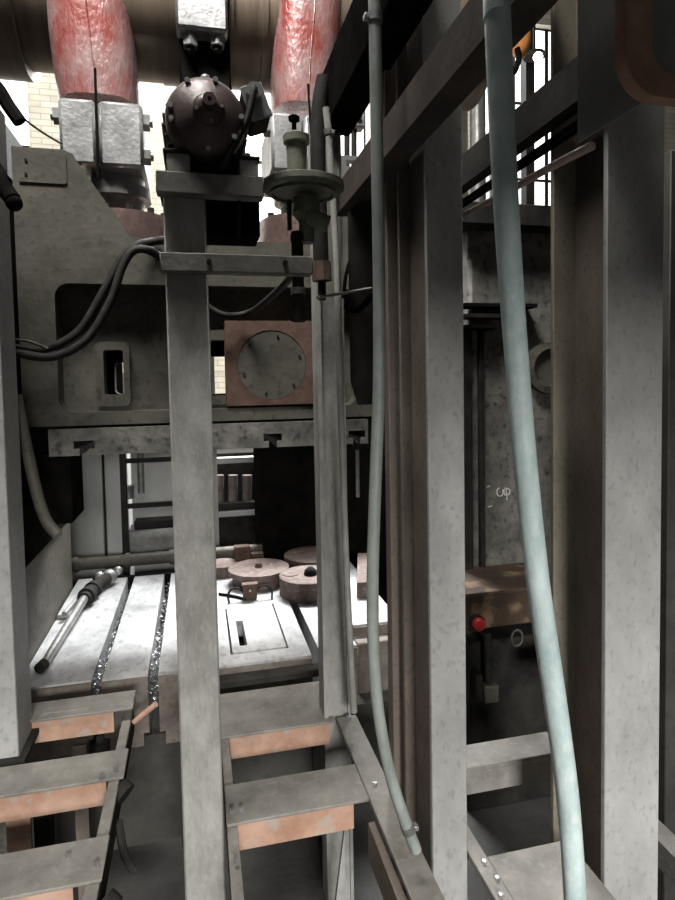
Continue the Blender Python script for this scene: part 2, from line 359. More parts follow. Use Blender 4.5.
# lower clamping plate with slot ends
x0, z1 = XZ(48, 430, YS-.03); z0 = XZ(48, 457, YS-.03)[1]; x1 = 2*cx-x0
poly = [(x0, z0)]
for u in (84, 273, 357):
    sx = XZ(u, 445, YS-.03)[0]
    poly += [(sx-.022, z0), (sx-.022, z0+.035), (sx-.05, z0+.035), (sx-.05, z0+.075), (sx+.05, z0+.075), (sx+.05, z0+.035), (sx+.022, z0+.035), (sx+.022, z0)]
poly += [(x1, z0), (x1, z1), (x0, z1)]
B().prism(poly, 'Y', YS-.03, 4.42).build('clamping_plate', 'castrough', sld); zpl = z0
B().box(xl+.06, 2*cx-xl-.06, YS+.03, 4.38, z1, zb+.002).build('neck', 'black', sld)
a = XZ(76, 520, 3.5)
B().box(a[0]-.16, a[0], 3.42, 3.75, a[1], z0-.001, .006).build('guide_block', 'black', sld)
# name plate recess on upper left ear
a = XZ(19, 182, YS); b_ = XZ(66, 153, YS)
B().prism(rrect(a[0], b_[0], a[1], b_[1], .012, 3), 'Y', YS-.008, YS).build('name_plate', 'cast', sld)
for u, v in ((26, 160), (26, 174)): p = P(u, v, YS-.008); bolt(sld, p, (0, -1, 0), .008, .006, 'dark', 'screw')
# slotted bracket on the right ear
a = XZ(338, 186, YS-.06); b_ = XZ(370, 157, YS-.06); s0 = XZ(346, 166, YS-.06); s1 = XZ(364, 161, YS-.06)
B().prism(rrect(a[0], b_[0], a[1], b_[1], .025, 4), 'Y', YS-.06, YS, [rrect(s0[0], s1[0], s0[1], s1[1], .01, 3)]).build('slotted_bracket', 'steel', sld)
# rusty square cover with a round disc
a = XZ(227, 406, YS-.01); b_ = XZ(318, 321, YS-.01)
rc = B().prism([(a[0], a[1]), (b_[0], a[1]), (b_[0], b_[1]), (a[0], b_[1])], 'Y', YS-.012, YS+.12, [circ(*XZ(272, 365, YS-.01), .19)]).build('cover_plate', 'rust', sld, label='rusty square plate with round opening')
c = XZ(272, 365, YS-.01)
B().cyl((c[0], YS-.009, c[1]), (c[0], YS+.05, c[1]), .188, seg=40).build('disc', 'cast', rc)
for k in range(6):
    t = k*math.pi/3+.3; bolt(rc, (c[0]+.16*math.cos(t), YS-.009, c[1]+.16*math.sin(t)), (0, -1, 0), .008, .006, 'dark')

# ---------------------------------------------------------------- crankshaft, bearing, connecting rods
YC = 4.05
r_sh = .36; zc = P(150, 79, YC-.2).z + .47
cs = thing('crankshaft', 'thick oily brown crankshaft running across the top of the press', 'crankshaft', (.1, YC, zc-r_sh))
B().cyl((-1.7, YC, zc), (2.0, YC, zc), r_sh, seg=64).build('shaft', 'shaft', cs)
for u0, u1, rr in ((-40, 14, .42), (160, 178, .37), (229, 234, .40), (263, 268, .375)):
    B().cyl((P(u0, 40, YC-.3).x, YC, zc), (P(u1, 40, YC-.3).x, YC, zc), rr, seg=56).build('collar', 'shaft', cs)
xa = P(179, 40, 3.6).x; xb = P(230, 40, 3.6).x
bg = thing('crown_bearing', 'dark centre bearing pedestal with a bolted steel cap above the motor', 'bearing', ((xa+xb)/2, 3.9, P(205, 100, 3.6).z))
B().box(xa, xb, 3.6, 4.5, P(205, 100, 3.6).z, P(205, -40, 3.6).z, .01).build('pedestal', 'black', bg)
a = P(176, 28, 3.5); b_ = P(228, 28, 3.5)
B().box(a.x, b_.x, 3.48, 3.62, a.z, a.z+.4, .015).build('cap', 'silver', bg)
for u in (190, 217):
    p = P(u, 29, 3.55)
    nb = B().cyl((p.x, 3.55, p.z+.01), (p.x, 3.55, p.z-.04), .04, seg=6).cyl((p.x, 3.55, p.z-.041), (p.x, 3.55, p.z-.1), .044, seg=6).build('nut', 'silver', bg)
    B().cyl((p.x, 3.55, p.z-.1), (p.x, 3.55, p.z-.125), .025, seg=12).build('stud', 'dark', nb)

def conrod(u_list, label, clamp, group='connecting rods of the press'):
    # u_list: (v, uL, uR) silhouette rows at the rod's mid plane
    Y = 3.85
    ctr = [(P((a+b)/2, v, Y)) for v, a, b in u_list]
    base = ctr[-1]
    t = thing('connecting_rod', label, 'connecting rod', (base.x, Y, base.z-.55), group)
    rings = []
    for v, a, b in u_list:
        pa, pb = P(a, v, Y), P(b, v, Y); hw = (pb.x-pa.x)/2; c = (pa+pb)/2; ring = []
        for k in range(32):
            th = 2*math.pi*k/32; ct, st = math.cos(th), math.sin(th)
            ring.append((c.x+hw*math.copysign(abs(ct)**.72, ct), Y+.24*math.copysign(abs(st)**.72, st), c.z))
        rings.append(ring)
    body = B().loft(rings).build('rod_body', 'red', t)
    # casting seam down the middle
    s = B()
    s.tube([(c.x+.01, Y-.243, c.z) for c in ctr], .0035, 6, 1).build('seam', 'red', body)
    # split clamp
    (uA, vA, uB, vB, us) = clamp
    a = P(uA, vB, 3.55); b_ = P(uB, vA, 3.55); m_ = P(us, vA, 3.55).x
    for x0_, x1_ in ((a.x, m_-.006), (m_+.006, b_.x)):
        B().box(x0_, x1_, 3.55, 4.1, a.z, b_.z, .018).build('clamp_half', 'silver', t)
    for sx, xx in ((-1, a.x), (1, b_.x)):
        for fz in (.25, .78):
            zz = a.z+(b_.z-a.z)*fz
            if sx < 0 and fz < .5: continue
            n = B().cyl((xx-.01*sx, 3.62, zz), (xx+.035*sx, 3.62, zz), .048, seg=6).build('clamp_nut', 'steel', t)
            B().cyl((xx+.035*sx, 3.62, zz), (xx+.05*sx, 3.62, zz), .024, seg=12).build('stud', 'steel', n)
    mx = (a.x+b_.x)/2; zl = a.z
    B().lathe([(.15, -.03), (.15, -.08), (.185, -.085), (.185, -.15), (.15, -.155), (.13, -.24)], (mx+.05, 3.8, zl+.03)).build('adjusting_collar', 'steel', t)
    sk = B().lathe([(.0, -.24), (.20, -.24), (.30, -.27), (.31, -.34), (.31, -(zl+.03-zmid+.019)), (.0, -(zl+.03-zmid+.019))], (mx+.07, 3.8, zl+.03), seg=48).build('ball_socket', 'shaftred', t)
    for k in range(6):
        th = -math.pi/2 + (k-2.5)*.5
        c = (mx+.07+.25*math.cos(th), 3.8+.25*math.sin(th), zl-.25)
        bolt(sk, c, (0, 0, 1), .022, .05, 'dark', 'socket_bolt')
    # thin black indicator rod in front of the clamp
    return t
M['shaftred'] = mat('oily_maroon', (.07, .045, .04), (.16, .11, .10), 6, .3, .5, .2)
r1 = conrod([(-60, 46, 122), (-20, 47, 125), (0, 48, 128), (40, 51, 135), (80, 56, 139), (112, 62, 141)], 'worn red connecting rod standing on the left side of the motor', (60, 103, 142, 163, 96))
r2 = conrod([(-60, 272, 345), (-20, 273, 343), (0, 273, 341), (40, 272, 338), (80, 271, 332), (118, 272, 328)], 'worn red connecting rod behind the green grease cup', (272, 116, 330, 170, 303))
for r_, (u0, v0, v1) in ((r1, (95, 68, 178)), (r2, (308, 84, 134))):
    a = P(u0, v0, 3.5); b_ = P(u0+3, v1, 3.5); B().cyl(a, b_, .007, seg=8).build('gauge_rod', 'black', r_)
# dark brake band hanging at the far left and a cord
bb = B().tube([(-1.25, 3.5, 3.12), P(-30, 60, 3.4), P(-5, 85, 3.3), P(8, 105, 3.3), P(20, 122, 3.3)], .035, 8).build('brake_lever', 'black', label='black curved brake lever at the upper left edge', cat='lever')
B().tube([P(8, 105, 3.32), P(28, 122, 3.35), P(45, 134, 3.36), P(62, 144, 3.36)], .006, 6).build('pull_cord', 'cable', label='thin dark cord leading from the brake lever to the slide', cat='cord')
# ---------------------------------------------------------------- steel columns and overhead beams
def hpoly(x0, x1, y0, y1, tf, tw):
    c = (x0+x1)/2
    return [(x0, y0), (x1, y0), (x1, y0+tf), (c+tw/2, y0+tf), (c+tw/2, y1-tf), (x1, y1-tf), (x1, y1), (x0, y1), (x0, y1-tf), (c-tw/2, y1-tf), (c-tw/2, y0+tf), (x0, y0+tf)]
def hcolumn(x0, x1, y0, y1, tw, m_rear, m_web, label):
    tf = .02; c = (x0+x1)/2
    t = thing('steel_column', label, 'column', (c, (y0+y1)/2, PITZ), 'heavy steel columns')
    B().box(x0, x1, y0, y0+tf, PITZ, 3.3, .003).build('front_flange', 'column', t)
    B().box(x0, x1, y1-tf, y1, PITZ, 3.3, .003).build('rear_flange', m_rear, t)  # rear flange and web coloured apart from the grey front flange
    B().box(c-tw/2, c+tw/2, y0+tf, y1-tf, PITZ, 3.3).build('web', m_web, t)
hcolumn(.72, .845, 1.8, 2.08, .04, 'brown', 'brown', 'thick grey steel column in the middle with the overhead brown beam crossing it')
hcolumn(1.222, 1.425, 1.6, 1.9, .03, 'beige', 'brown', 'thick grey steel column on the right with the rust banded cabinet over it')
xlc = P(17, 710, 2.76).x; ztc = P(8, 108, 2.9).z
lc = thing('steel_column', 'dark sided grey steel column cut off at the left picture edge', 'column', (xlc-.1, 2.87, 0), 'heavy steel columns')
B().box(xlc-.30, xlc, 2.76, 2.98, 0, ztc, .004).build('shaft', 'column', lc)
a = Z(0, 700, .0)
B().box(xlc-.32, xlc+.03, 2.73, 3.0, -.012, .012, .003).build('base_plate', 'dark', lc)
lv = thing('hand_lever', 'small dark lever with a round knob beside the left column top', 'lever', tuple(P(14, 206, 2.3)))
B().tube([(xlc-.2, 2.75, 2.75), P(-6, 168, 2.6), P(0, 182, 2.5), P(13, 200, 2.45)], .03, 10).build('arm', 'black', lv)
B().ball(P(14, 203, 2.45), .03).build('knob', 'black', lv)

# rear column strip behind the middle column
B().box(.70, .76, 2.14, 2.2, PITZ, 3.2, .003).build('angle_post', 'brown', label='thin brown post close behind the middle column', cat='post')
B().box(1.99, 2.3, 2.2, 2.45, PITZ, P(672, 150, 2.2).z, .004).build('rear_post', 'base', label='grey post at the right picture edge behind the right column', cat='post')
# overhead beams running into the depth
def ybeam(x0, x1, y0, y1, z0, z1, m, label, t=.012, name='overhead_beam'):
    poly = [(x0, z0), (x0, z1), (x1, z1), (x1, z1-t), (x0+t, z1-t), (x0+t, z0+t), (x1, z0+t), (x1, z0)]
    return B().prism(poly, 'Y', y0, y1).build(name, m, label=label, cat='beam', group='overhead beams')
ybeam(.63, .715, .35, 2.66, P(405, 138, 1.8).z-.01, P(405, 101, 1.8).z, 'beam', 'brown overhead channel beam passing in front of the middle column')
a = P(330, 131, 2.7); b_ = P(322, 74, 2.7)
ybeam(a.x-.03, a.x+.10, .5, 2.74, a.z, b_.z, 'black', 'black overhead beam ending above the pipe at post top')
za = P(545, 128, 1.86).z; zb_ = P(545, 88, 1.86).z
ybeam(1.16, 1.215, 1.2, 3.1, za, zb_, 'dark', 'dark overhead beam between the middle and right columns')
ybeam(1.19, 1.215, 1.2, 3.1, P(545, 141, 1.86).z-.02, P(545, 139, 1.86).z, 'black', 'thin dark rail just under the beam between the columns', .004)
zq = P(545, 20, 1.9).z
ybeam(1.10, 1.18, .8, 3.0, zq, zq+.16, 'black', 'upper dark beam at the picture top between the columns')
# hanging dark sheet behind hose
a = P(352, 405, 2.45); b_ = P(388, 160, 2.45)
B().prism([(a.x, a.z+.1), (a.x+.03, a.z), (b_.x+.05, a.z), (b_.x+.05, b_.z), (a.x, b_.z-.22)], 'Y', 2.45, 2.47).build('hanging_sheet', 'dark', label='dark hanging steel sheet left of the middle column', cat='sheet')

# support post with cross bars (carries the motor)
sf = thing('motor_stand', 'grey flaking steel post with two cross bars carrying the electric motor', 'motor stand', (-.02, 2.17, PITZ))
zu1 = P(160, 172, 2.06).z; zu0 = P(160, 194, 2.06).z; zl1 = P(162, 253, 2.06).z; zl0 = P(162, 272, 2.06).z
B().box(-.09, .05, 2.1, 2.24, PITZ, zu1-.002, .006).build('post', 'post', sf)
B().box(P(156, 180, 2.06).x, P(263, 180, 2.06).x, 2.04, 2.099, zu0, zu1, .004).build('cross_bar', 'bar', sf)
B().box(P(160, 260, 2.06).x, P(312, 260, 2.06).x, 2.04, 2.099, zl0, zl1, .004).build('cross_bar', 'bar', sf)
B().box(P(156, 180, 2.06).x, P(263, 180, 2.06).x, 2.1, 2.42, zu1-.012, zu1, .003).build('shelf', 'dark', sf)
a = P(205, 238, 2.3); b_ = P(258, 200, 2.3)
B().box(a.x, b_.x, 2.25, 2.42, a.z, zu1-.013, .004).build('shelf_box', 'black', sf)
B().cyl(P(239, 194, 2.09), P(239, 237, 2.09), .006, seg=8).build('tie_rod', 'dark', sf)
for u, v in ((209, 262), (285, 263)): bolt(sf, P(u, v, 2.04), (0, -1, 0), .009, .01, 'dark')

# ---------------------------------------------------------------- electric motor
mc = P(206, 114, 2.02); R = .132
mo = thing('electric_motor', 'round dark maroon electric motor seen end on above the support post', 'motor', (mc.x, 2.2, zu1))
B().lathe([(0, .012), (.03, .012), (.045, .0), (.098, -.010), (.120, -.028), (.13, -.06), (.13, -.10), (.0, -.10)], (mc.x, 2.0, mc.z), (0, -1, 0), 48).build('end_shield', 'motor', mo)
B().cyl((mc.x, 2.1, mc.z), (mc.x, 2.42, mc.z), R*.93, seg=40).build('housing', 'motor', mo)
for k in range(26):
    t = 2*math.pi*k/26
    q = Matrix.Rotation(-t, 3, 'Y')
    c = Vector((mc.x, 2.26, mc.z)) + Vector((math.cos(t), 0, math.sin(t)))*R*.97
    B().box(c.x-.016, c.x+.016, 2.12, 2.4, c.z-.003, c.z+.003, 0, q).build('cooling_fin', 'motor', mo)
hb = P(209, 107, 1.98)
hubo = B().lathe([(.052, -.03), (.052, .0), (.045, .012), (.034, .018), (.03, .03), (.024, .034), (.024, .03), (0, .03)], (hb.x, 1.995, hb.z), (0, -1, 0), 32).build('bearing_hub', 'motor', mo)
B().cyl((hb.x, 1.97, hb.z), (hb.x, 1.92, hb.z), .02, seg=20).build('shaft_end', 'motor', hubo)
B().cyl((hb.x, 1.9199, hb.z), (hb.x, 1.9196, hb.z), .007, seg=10).build('centre_hole', 'black', hubo)
for t in (90, 270, 0, 180): bolt(hubo, (hb.x+.041*math.cos(math.radians(t+8)), 1.99, hb.z+.041*math.sin(math.radians(t+8))), (0, -1, 0), .006, .014, 'steel')
for t in (73, 172, 193, 272, 322, 358, 120):
    tt = math.radians(t); bolt(mo, (mc.x+.112*math.cos(tt), 2.026, mc.z+.112*math.sin(tt)), (0, -1, 0), .009, .02, 'silver')
eb = P(207, 80, 2.1)
B().cyl((mc.x+.004, 2.12, mc.z+R*.9), (mc.x+.004, 2.12, mc.z+R+.02), .012, seg=8).ball((mc.x+.004, 2.12, mc.z+R+.025), .017).build('lifting_eye', 'steel', mo)
zf = mc.z-R*.75
for u0, u1, vt in ((166, 190, 153), (239, 258, 160)):
    a = P(u0, vt, 2.06); b_ = P(u1, vt, 2.06)
    f = B().box(a.x, b_.x, 2.05, 2.4, zu1, a.z, .004).build('foot', 'post', mo)
    B().box(a.x-.01, b_.x+.006, 2.045, 2.4, a.z, a.z+.012, .003).build('foot_pad', 'dark', f)
    bolt(f, ((a.x+b_.x)/2, 2.08, a.z+.012), (0, 0, 1), .01, .018, 'steel')
B().box(mc.x-.1, mc.x+.1, 2.12, 2.38, zu1+.001, mc.z-R*.72, .004).build('cradle', 'dark', mo)
tb = P(255, 108, 2.14); q = Matrix.Rotation(math.radians(-20), 3, 'Y')
t_o = B().box(tb.x-.036, tb.x+.036, 2.1, 2.24, tb.z-.056, tb.z+.056, .006, q).build('terminal_box', 'dark', mo)
B().box(tb.x-.038, tb.x+.038, 2.088, 2.099, tb.z-.058, tb.z+.058, .003, q).build('lid', 'steel', t_o)
B().cyl((tb.x-.01, 2.09, tb.z+.02), (tb.x-.01, 2.05, tb.z+.02), .027, seg=16).build('gland', 'silver', t_o)
B().tube([(tb.x-.01, 2.05, tb.z+.02), (tb.x-.014, 2.036, tb.z+.008), P(247, 120, 2.03), P(233, 147, 2.03), P(221, 170, 2.035)], .011, 10).build('conduit', 'cable', mo)

# ---------------------------------------------------------------- grease unit
YG = 2.3
g = P(303, 190, YG)
gu = thing('grease_unit', 'grey green grease cup on a wide round flange with a pipe below', 'grease unit', (g.x, YG, P(298, 326, YG).z))
B().lathe([(0, -.02), (.06, -.025), (.145, -.018), (.158, -.008), (.158, .012), (.14, .02), (.06, .024), (0, .024)], (g.x, YG, g.z+.01), seg=48).build('flange', 'green', gu)
B().lathe([(.125, .0), (.128, -.012), (.118, -.012), (.115, 0)], (g.x, YG, g.z-.008), seg=48).build('flange_ring', 'green', gu)
c0 = P(297, 170, YG); c1 = P(297, 131, YG)
cup = B().lathe([(.036, 0), (.040, (c1.z-c0.z)*.8), (.050, (c1.z-c0.z)*.82), (.051, c1.z-c0.z), (.03, c1.z-c0.z+.012), (0, c1.z-c0.z+.014)], (c0.x, YG, c0.z-.02), seg=32).build('grease_cup', 'green', gu)
k = P(294, 122, YG)
B().lathe([(.009, -.03), (.009, 0), (.02, .004), (.022, .018), (.014, .024), (0, .024)], (k.x, YG, k.z), seg=20).build('knob', 'black', cup)
B().lathe([(.02, -.02), (.05, -.03), (.055, -.09), (.03, -.12), (.03, -.2), (0, -.2)], (P(306, 205, YG).x, YG, g.z), seg=24).build('valve_body', 'green', gu)
a = P(322, 214, YG-.04); B().cyl((a.x-.05, YG-.03, a.z-.01), (a.x+.02, YG-.05, a.z-.04), .032, seg=16).build('side_port', 'green', gu)
a = P(297, 232, YG); b_ = P(299, 322, YG)
B().cyl(a, b_, .023, seg=16).build('down_pipe', 'dark', gu)
for v, rr, m_ in ((238, .03, 'dark'), (291, .029, 'silver'), (300, .027, 'dark'), (318, .03, 'dark')):
    p = P(298, v, YG); B().cyl((p.x, YG, p.z-.012), (p.x, YG, p.z+.012), rr, seg=12).build('union', m_, gu)
a = P(289, 200, YG-.06); B().box(a.x-.008, a.x+.008, YG-.07, YG-.05, a.z-.11, a.z, .002).build('bracket_strip', 'dark', gu)

# ---------------------------------------------------------------- post B, pipe, hoses
pbx = P(319, 440, 2.72).x
pb = thing('support_post', 'brownish grey channel post rising from the right walkway frame', 'post', (pbx+.06, 2.78, PITZ))
B().prism([(pbx, 2.72), (pbx+.02, 2.72), (pbx+.02, 2.735), (pbx+.115, 2.735), (pbx+.115, 2.72), (pbx+.13, 2.72), (pbx+.13, 2.84), (pbx, 2.84)], 'Z', PITZ, P(320, 135, 2.75).z).build('channel', 'post', pb)
vp = thing('riser_pipe', 'dark vertical pipe with a union nut ending above the cross bar', 'pipe', tuple(P(322, 282, 2.6)))
B().tube([P(324, 78, 2.6), P(319, 110, 2.6), P(318, 160, 2.6), P(321, 262, 2.6)], .034, 14).build('pipe', 'dark', vp)
a = P(321, 262, 2.6); b_ = P(322, 281, 2.6)
B().cyl(a, b_, .044, seg=8).build('union_nut', 'rust', vp)
B().cyl(b_, P(322, 300, 2.6), .018, seg=12).build('nipple', 'dark', vp)
def hose(name, pts, r, m, label, cat='hose', clamps=(), r1=None):
    t = thing(name, label, cat, tuple(min(pts, key=lambda q: q.z)))
    B().tube(pts, r, 16, 8, r1).build('hose', m, t)
    for (p, d) in clamps:
        d = Vector(d).normalized()
        cl = B().cyl(p-d*.012, p+d*.012, (r1 or r)*1.22, seg=18).build('hose_clamp', 'steel', t)
        s = d.cross(Vector((0, 1, 0))).normalized()
        B().box(p.x-.008+s.x*r*1.4, p.x+.008+s.x*r*1.4, p.y-.012, p.y+.012, p.z-.008, p.z+.008, .002).build('clamp_screw', 'silver', cl)
    return t
YH = 1.08
hose('thick_hose', [Vector((P(496, -30, 1.0).x-.01, 1.0, 3.3)), P(496, -30, 1.0), P(497, 0, 1.0), P(501, 100, 1.01), P(507, 220, 1.03), P(516, 350, YH), P(526, 470, YH), P(539, 590, YH), P(555, 700, YH), P(568, 800, YH), P(575, 900, YH), P(577, 980, YH)], .0235, 'hose',
     'thick pale blue hose hanging between the middle and right columns')
Y2 = 1.72
h2p = [Vector((P(374, -25, Y2).x, Y2, 3.3)), P(374, -25, Y2), P(375, 20, Y2), P(377, 150, Y2), P(379, 280, Y2), P(379, 380, Y2), P(376, 470, Y2), P(373, 560, Y2), P(373, 630, Y2), P(377, 700, Y2), P(388, 765, Y2), P(402, 812, Y2), P(416, 850, Y2)]
hose('thin_hose', h2p, .0185, 'hose2', 'slim grey green hose with a loose clamped end by the middle column', clamps=((P(408, 828, Y2), (.35, 0, -.9)), (P(375, 18, Y2), (0, 0, 1))))
Y3 = 2.56
hose('air_line', [P(326, 108, Y3), P(329, 140, Y3), P(333, 200, Y3), P(337, 270, Y3), P(340, 380, Y3), P(343, 470, Y3), P(346, 560, Y3), P(350, 640, Y3), P(354, 712, Y3)], .015, 'post', 'narrow pipe running down in front of the channel post', 'pipe', clamps=((P(328, 132, Y3), (.1, 0, -1)),))
B().cyl(P(316, 298, 2.5), P(372, 288, 2.4), .006, seg=8).build('thin_wire', 'steel', label='thin stiff wire crossing the post below the union nut', cat='wire')
B().tube([P(346, 306, 2.4), P(356, 310, 2.35), P(368, 300, 2.3), P(374, 292, 2.2)], .014, 10).build('hook', 'black', label='black curved hook beside the slim hose', cat='hook')
B().tube([P(343, 298, 2.5), P(346, 275, 2.5), P(351, 258, 2.5)], .008, 8).build('cotter_pin', 'black', label='short black pin standing above the curved hook', cat='pin')
# cables over the slide
YK = 3.2
for nm, pts, r_, lb in (('power_cable', [(-20, 340), (0, 344), (40, 350), (78, 332), (103, 292), (122, 258), (138, 245), (165, 240), (186, 238)], .021, 'upper of two black cables looping across the slide face'),
                    ('power_cable', [(-20, 352), (15, 353), (52, 357), (86, 340), (110, 302), (122, 268), (133, 251), (148, 250), (166, 260), (187, 266)], .021, 'lower of two black cables looping across the slide face'),
                    ('power_cable', [(196, 292), (205, 304), (225, 315), (250, 312), (272, 296), (296, 272)], .016, 'black cable sagging above the rusty square plate')):
    B().tube([P(u, v, 2.262 if 180 < u < 190 else YK-(.06 if 'lower' in lb else 0) if u < 260 else (2.75 if u < 280 else 2.33)) for u, v in pts], r_, 10).build(nm, 'cable', label=lb, cat='cable')
B().tube([P(0, 340, YK-.04), P(20, 340, YK-.04), P(34, 343, YK-.04), P(48, 349, YK-.04)], .008, 8).build('thin_wire', 'cast', label='thin light wire lying on the cables at the left edge', cat='wire')
B().tube([P(16, 395, 3.05), P(25, 440, 3.05), P(36, 490, 3.03), P(46, 520, 3.0), P(58, 535, 2.97)], .026, 12).build('drain_pipe', 'cast', label='bent grey pipe end pointing down beside the left column', cat='pipe')

# rod and cabinet close to camera
B().tube([P(462, 216, 1.88), P(500, 196, 1.62), P(540, 173, 1.42), P(570, 157, 1.29), P(592, 146, 1.21)], .0105, 10, 3).build('tie_rod', 'rodrust', label='thin rusty rod reaching from the cabinet to the middle column', cat='rod')
yn, yf = 1.0, 1.215
a = P(641, 108, yn); xcab = a.x
cb = thing('wall_cabinet', 'grey steel cabinet with a rusty rounded front band at the upper right', 'cabinet', (xcab+.2, 1.1, a.z))
ztop = a.z+1.0; wcab = .45
for nm_, xx_ in (('side_sheet', xcab), ('side_sheet', xcab+wcab-.004)): B().box(xx_, xx_+.004, yn+.001, yf-.02, a.z+.01, ztop).build(nm_, 'guard', cb)
zB = P(660, 100, yn-.02).z
outer = rrect(P(626, 60, yn-.03).x, xcab+wcab+.03, zB, ztop, .075, 8); inner = rrect(P(652, 60, yn-.03).x, xcab+wcab-.01, zB+.043, ztop-.04, .05, 8)
B().prism(outer, 'Y', yn-.03, yn, [inner]).build('front_band', 'hoop', cb)
B().box(P(640, 60, yn).x, xcab+wcab-.01, yn-.012, yn-.002, zB+.02, ztop-.03).build('front_panel', 'guard', cb)

# ---------------------------------------------------------------- walkway frames
def channel(b, x0, x1, y0, y1, zt_, h, t=.012):      # web on top, flanges down, running along X
    return b.prism([(y0, zt_), (y1, zt_), (y1, zt_-h), (y1-t, zt_-h), (y1-t, zt_-t), (y0+t, zt_-t), (y0+t, zt_-h), (y0, zt_-h)], 'X', x0, x1)
def rung(par, x0, x1, y0, y1, h, inset=(.03, .0), dz=0.0):
    t = .012
    r_ = B().box(x0, x1, y0, y1, dz-t, dz, .003).build('rung', 'brown2', par)
    B().box(x0+inset[0], x1-inset[1], y0+.012, y0+.024, dz-h, dz-t-.0005).build('rung_flange', 'orange', r_, label='rust orange front flange')
    B().box(x0+inset[0], x1-inset[1], y1-.016, y1-.004, dz-h*.8, dz-t-.0005).build('rung_flange', 'brown', r_)
    return r_
M['brown2'] = mat('grey_tread', (.12, .112, .10), (.22, .205, .185), 6, .65, .0, .2, (1, 1, 1), (.45, .43, .4), 34, .12, spec=.15)
wf = thing('walkway_frame', 'lower left open walkway frame with three orange edged rungs', 'walkway frame', (-.6, 2.4, -.15), 'open walkway frames')
B().box(-.395, -.352, 1.5, 3.1, -.035, -.0125, .003).build('stile', 'brown2', wf)
B().box(-.362, -.352, 1.5, 3.1, -.14, -.035, .002).build('stile_web', 'dark', wf)
B().box(-1.02, -.98, 1.5, 3.1, -.12, -.0125, .003).build('stile', 'brown2', wf)
rung(wf, -.92, -.34, 2.96, 3.1, .115, (.03, .09), .055)
B().prism([(-.95, 2.9), (-.86, 2.86), (-.74, 3.0), (-.34, 3.0), (-.34, 3.11), (-.92, 3.11)], 'Z', .0555, .064).build('rung_plate', 'brown2', wf)
ra = rung(wf, -1.02, -.335, 2.52, 2.72, .115, (.0, .07)); rb_ = rung(wf, -1.02, -.345, 2.0, 2.2, .12, (.0, .09))
B().box(-.79, -.70, 2.56, 2.575, PITZ, -.12).build('leg', 'orange', wf)
B().box(-.70, -.63, 2.6, 2.64, PITZ, -.12).build('leg', 'dark', wf)
B().box(-.62, -.56, 2.98, 3.04, PITZ, -.11).build('leg', 'brown', wf)
for x, y in ((-.37, 2.56), (-.42, 2.53), (-.37, 2.06), (-.47, 2.12)): bolt(wf, (x, y, 0), (0, 0, 1), .01, .012, 'silver')
B().cyl((-.36, 2.52, -.05), (-.33, 2.5, -.07), .05, seg=18).build('pipe_stub', 'dark', wf)
B().tube([(-.345, 2.4, -.1), (-.33, 2.4, -.22), (-.30, 2.4, -.30), (-.285, 2.4, -.31)], .016, 8).build('hook', 'dark', wf)
B().cyl(Z(134, 722, -.03), P(156, 704, 2.95), .014, seg=10).build('stub_rod', 'orange', wf)
B().cyl((-.35, 2.02, -.1), (-.32, 2.0, -.12), .05, seg=18).build('pipe_stub', 'dark', wf)

wr_ = thing('walkway_frame', 'open walkway frame with two orange edged rungs right of the support post', 'walkway frame', (.37, 2.4, -.15), 'open walkway frames')
B().box(.062, .10, 1.5, 2.8, -.05, -.0125, .003).build('stile', 'brown2', wr_)
B().box(.062, .072, 1.5, 2.8, -.14, -.05, .002).build('stile_web', 'dark', wr_)
rung(wr_, .06, .596, 2.69, 3.08, .115, (.035, .03)); rung(wr_, .062, .60, 2.14, 2.36, .115, (.035, .06))
B().box(.60, .70, 1.5, 2.71, -.02, .004, .004).build('stile', 'brown2', wr_)
B().box(.66, .70, 1.5, 2.71, -.18, -.02, .004).build('stile_web', 'brown', wr_)
B().box(.58, .61, 1.7, 2.1, -.2, -.06, .003).build('stile_web', 'brown', wr_)
for x, y in ((.655, 2.68), (.085, 2.2), (.085, 1.95), (.64, 2.2), (.12, 2.2)): bolt(wr_, (x, y, .0045 if x > .5 else 0), (0, 0, 1), .014 if x > .65 else .009, .014, 'silver')
B().prism([(.47, PITZ), (.56, PITZ), (.56, -.32)], 'Y', 2.4, 2.42).build('gusset', 'column', wr_)
B().prism([(1.78, -.2), (1.84, -.2), (1.98, -.06), (1.98, -.03)], 'X', .66, .72).build('knee_brace', 'brown', wr_)

wx = thing('walkway_frame', 'open walkway frame low down between the middle and right columns', 'walkway frame', (1.2, 2.3, -.15), 'open walkway frames')
B().box(.905, 1.50, 2.21, 2.36, -.02, 0, .003).build('rung', 'brown2', wx)
B().box(.905, 1.50, 2.21, 2.23, -.115, -.0205, .003).build('rung_flange', 'brown2', wx)
B().box(.85, .903, 1.3, 2.36, -.03, 0, .003).build('stile', 'brown2', wx)
B().box(.905, 1.21, 1.4, 1.78, -.03, -.005, .003).build('tread_plate', 'brown2', wx)
B().box(1.505, 1.58, 1.3, 2.36, -.1, 0, .003).build('stile', 'brown2', wx)
for x, y in ((.88, 1.75), (.89, 1.68), (.87, 1.62)): bolt(wx, (x, y, 0), (0, 0, 1), .008, .01, 'silver')
B().box(1.705, 2.4, 2.55, 2.7, .08, .16, .004).build('side_rail', 'brown2', label='pale rail stub at the right picture edge behind the right column', cat='rail')

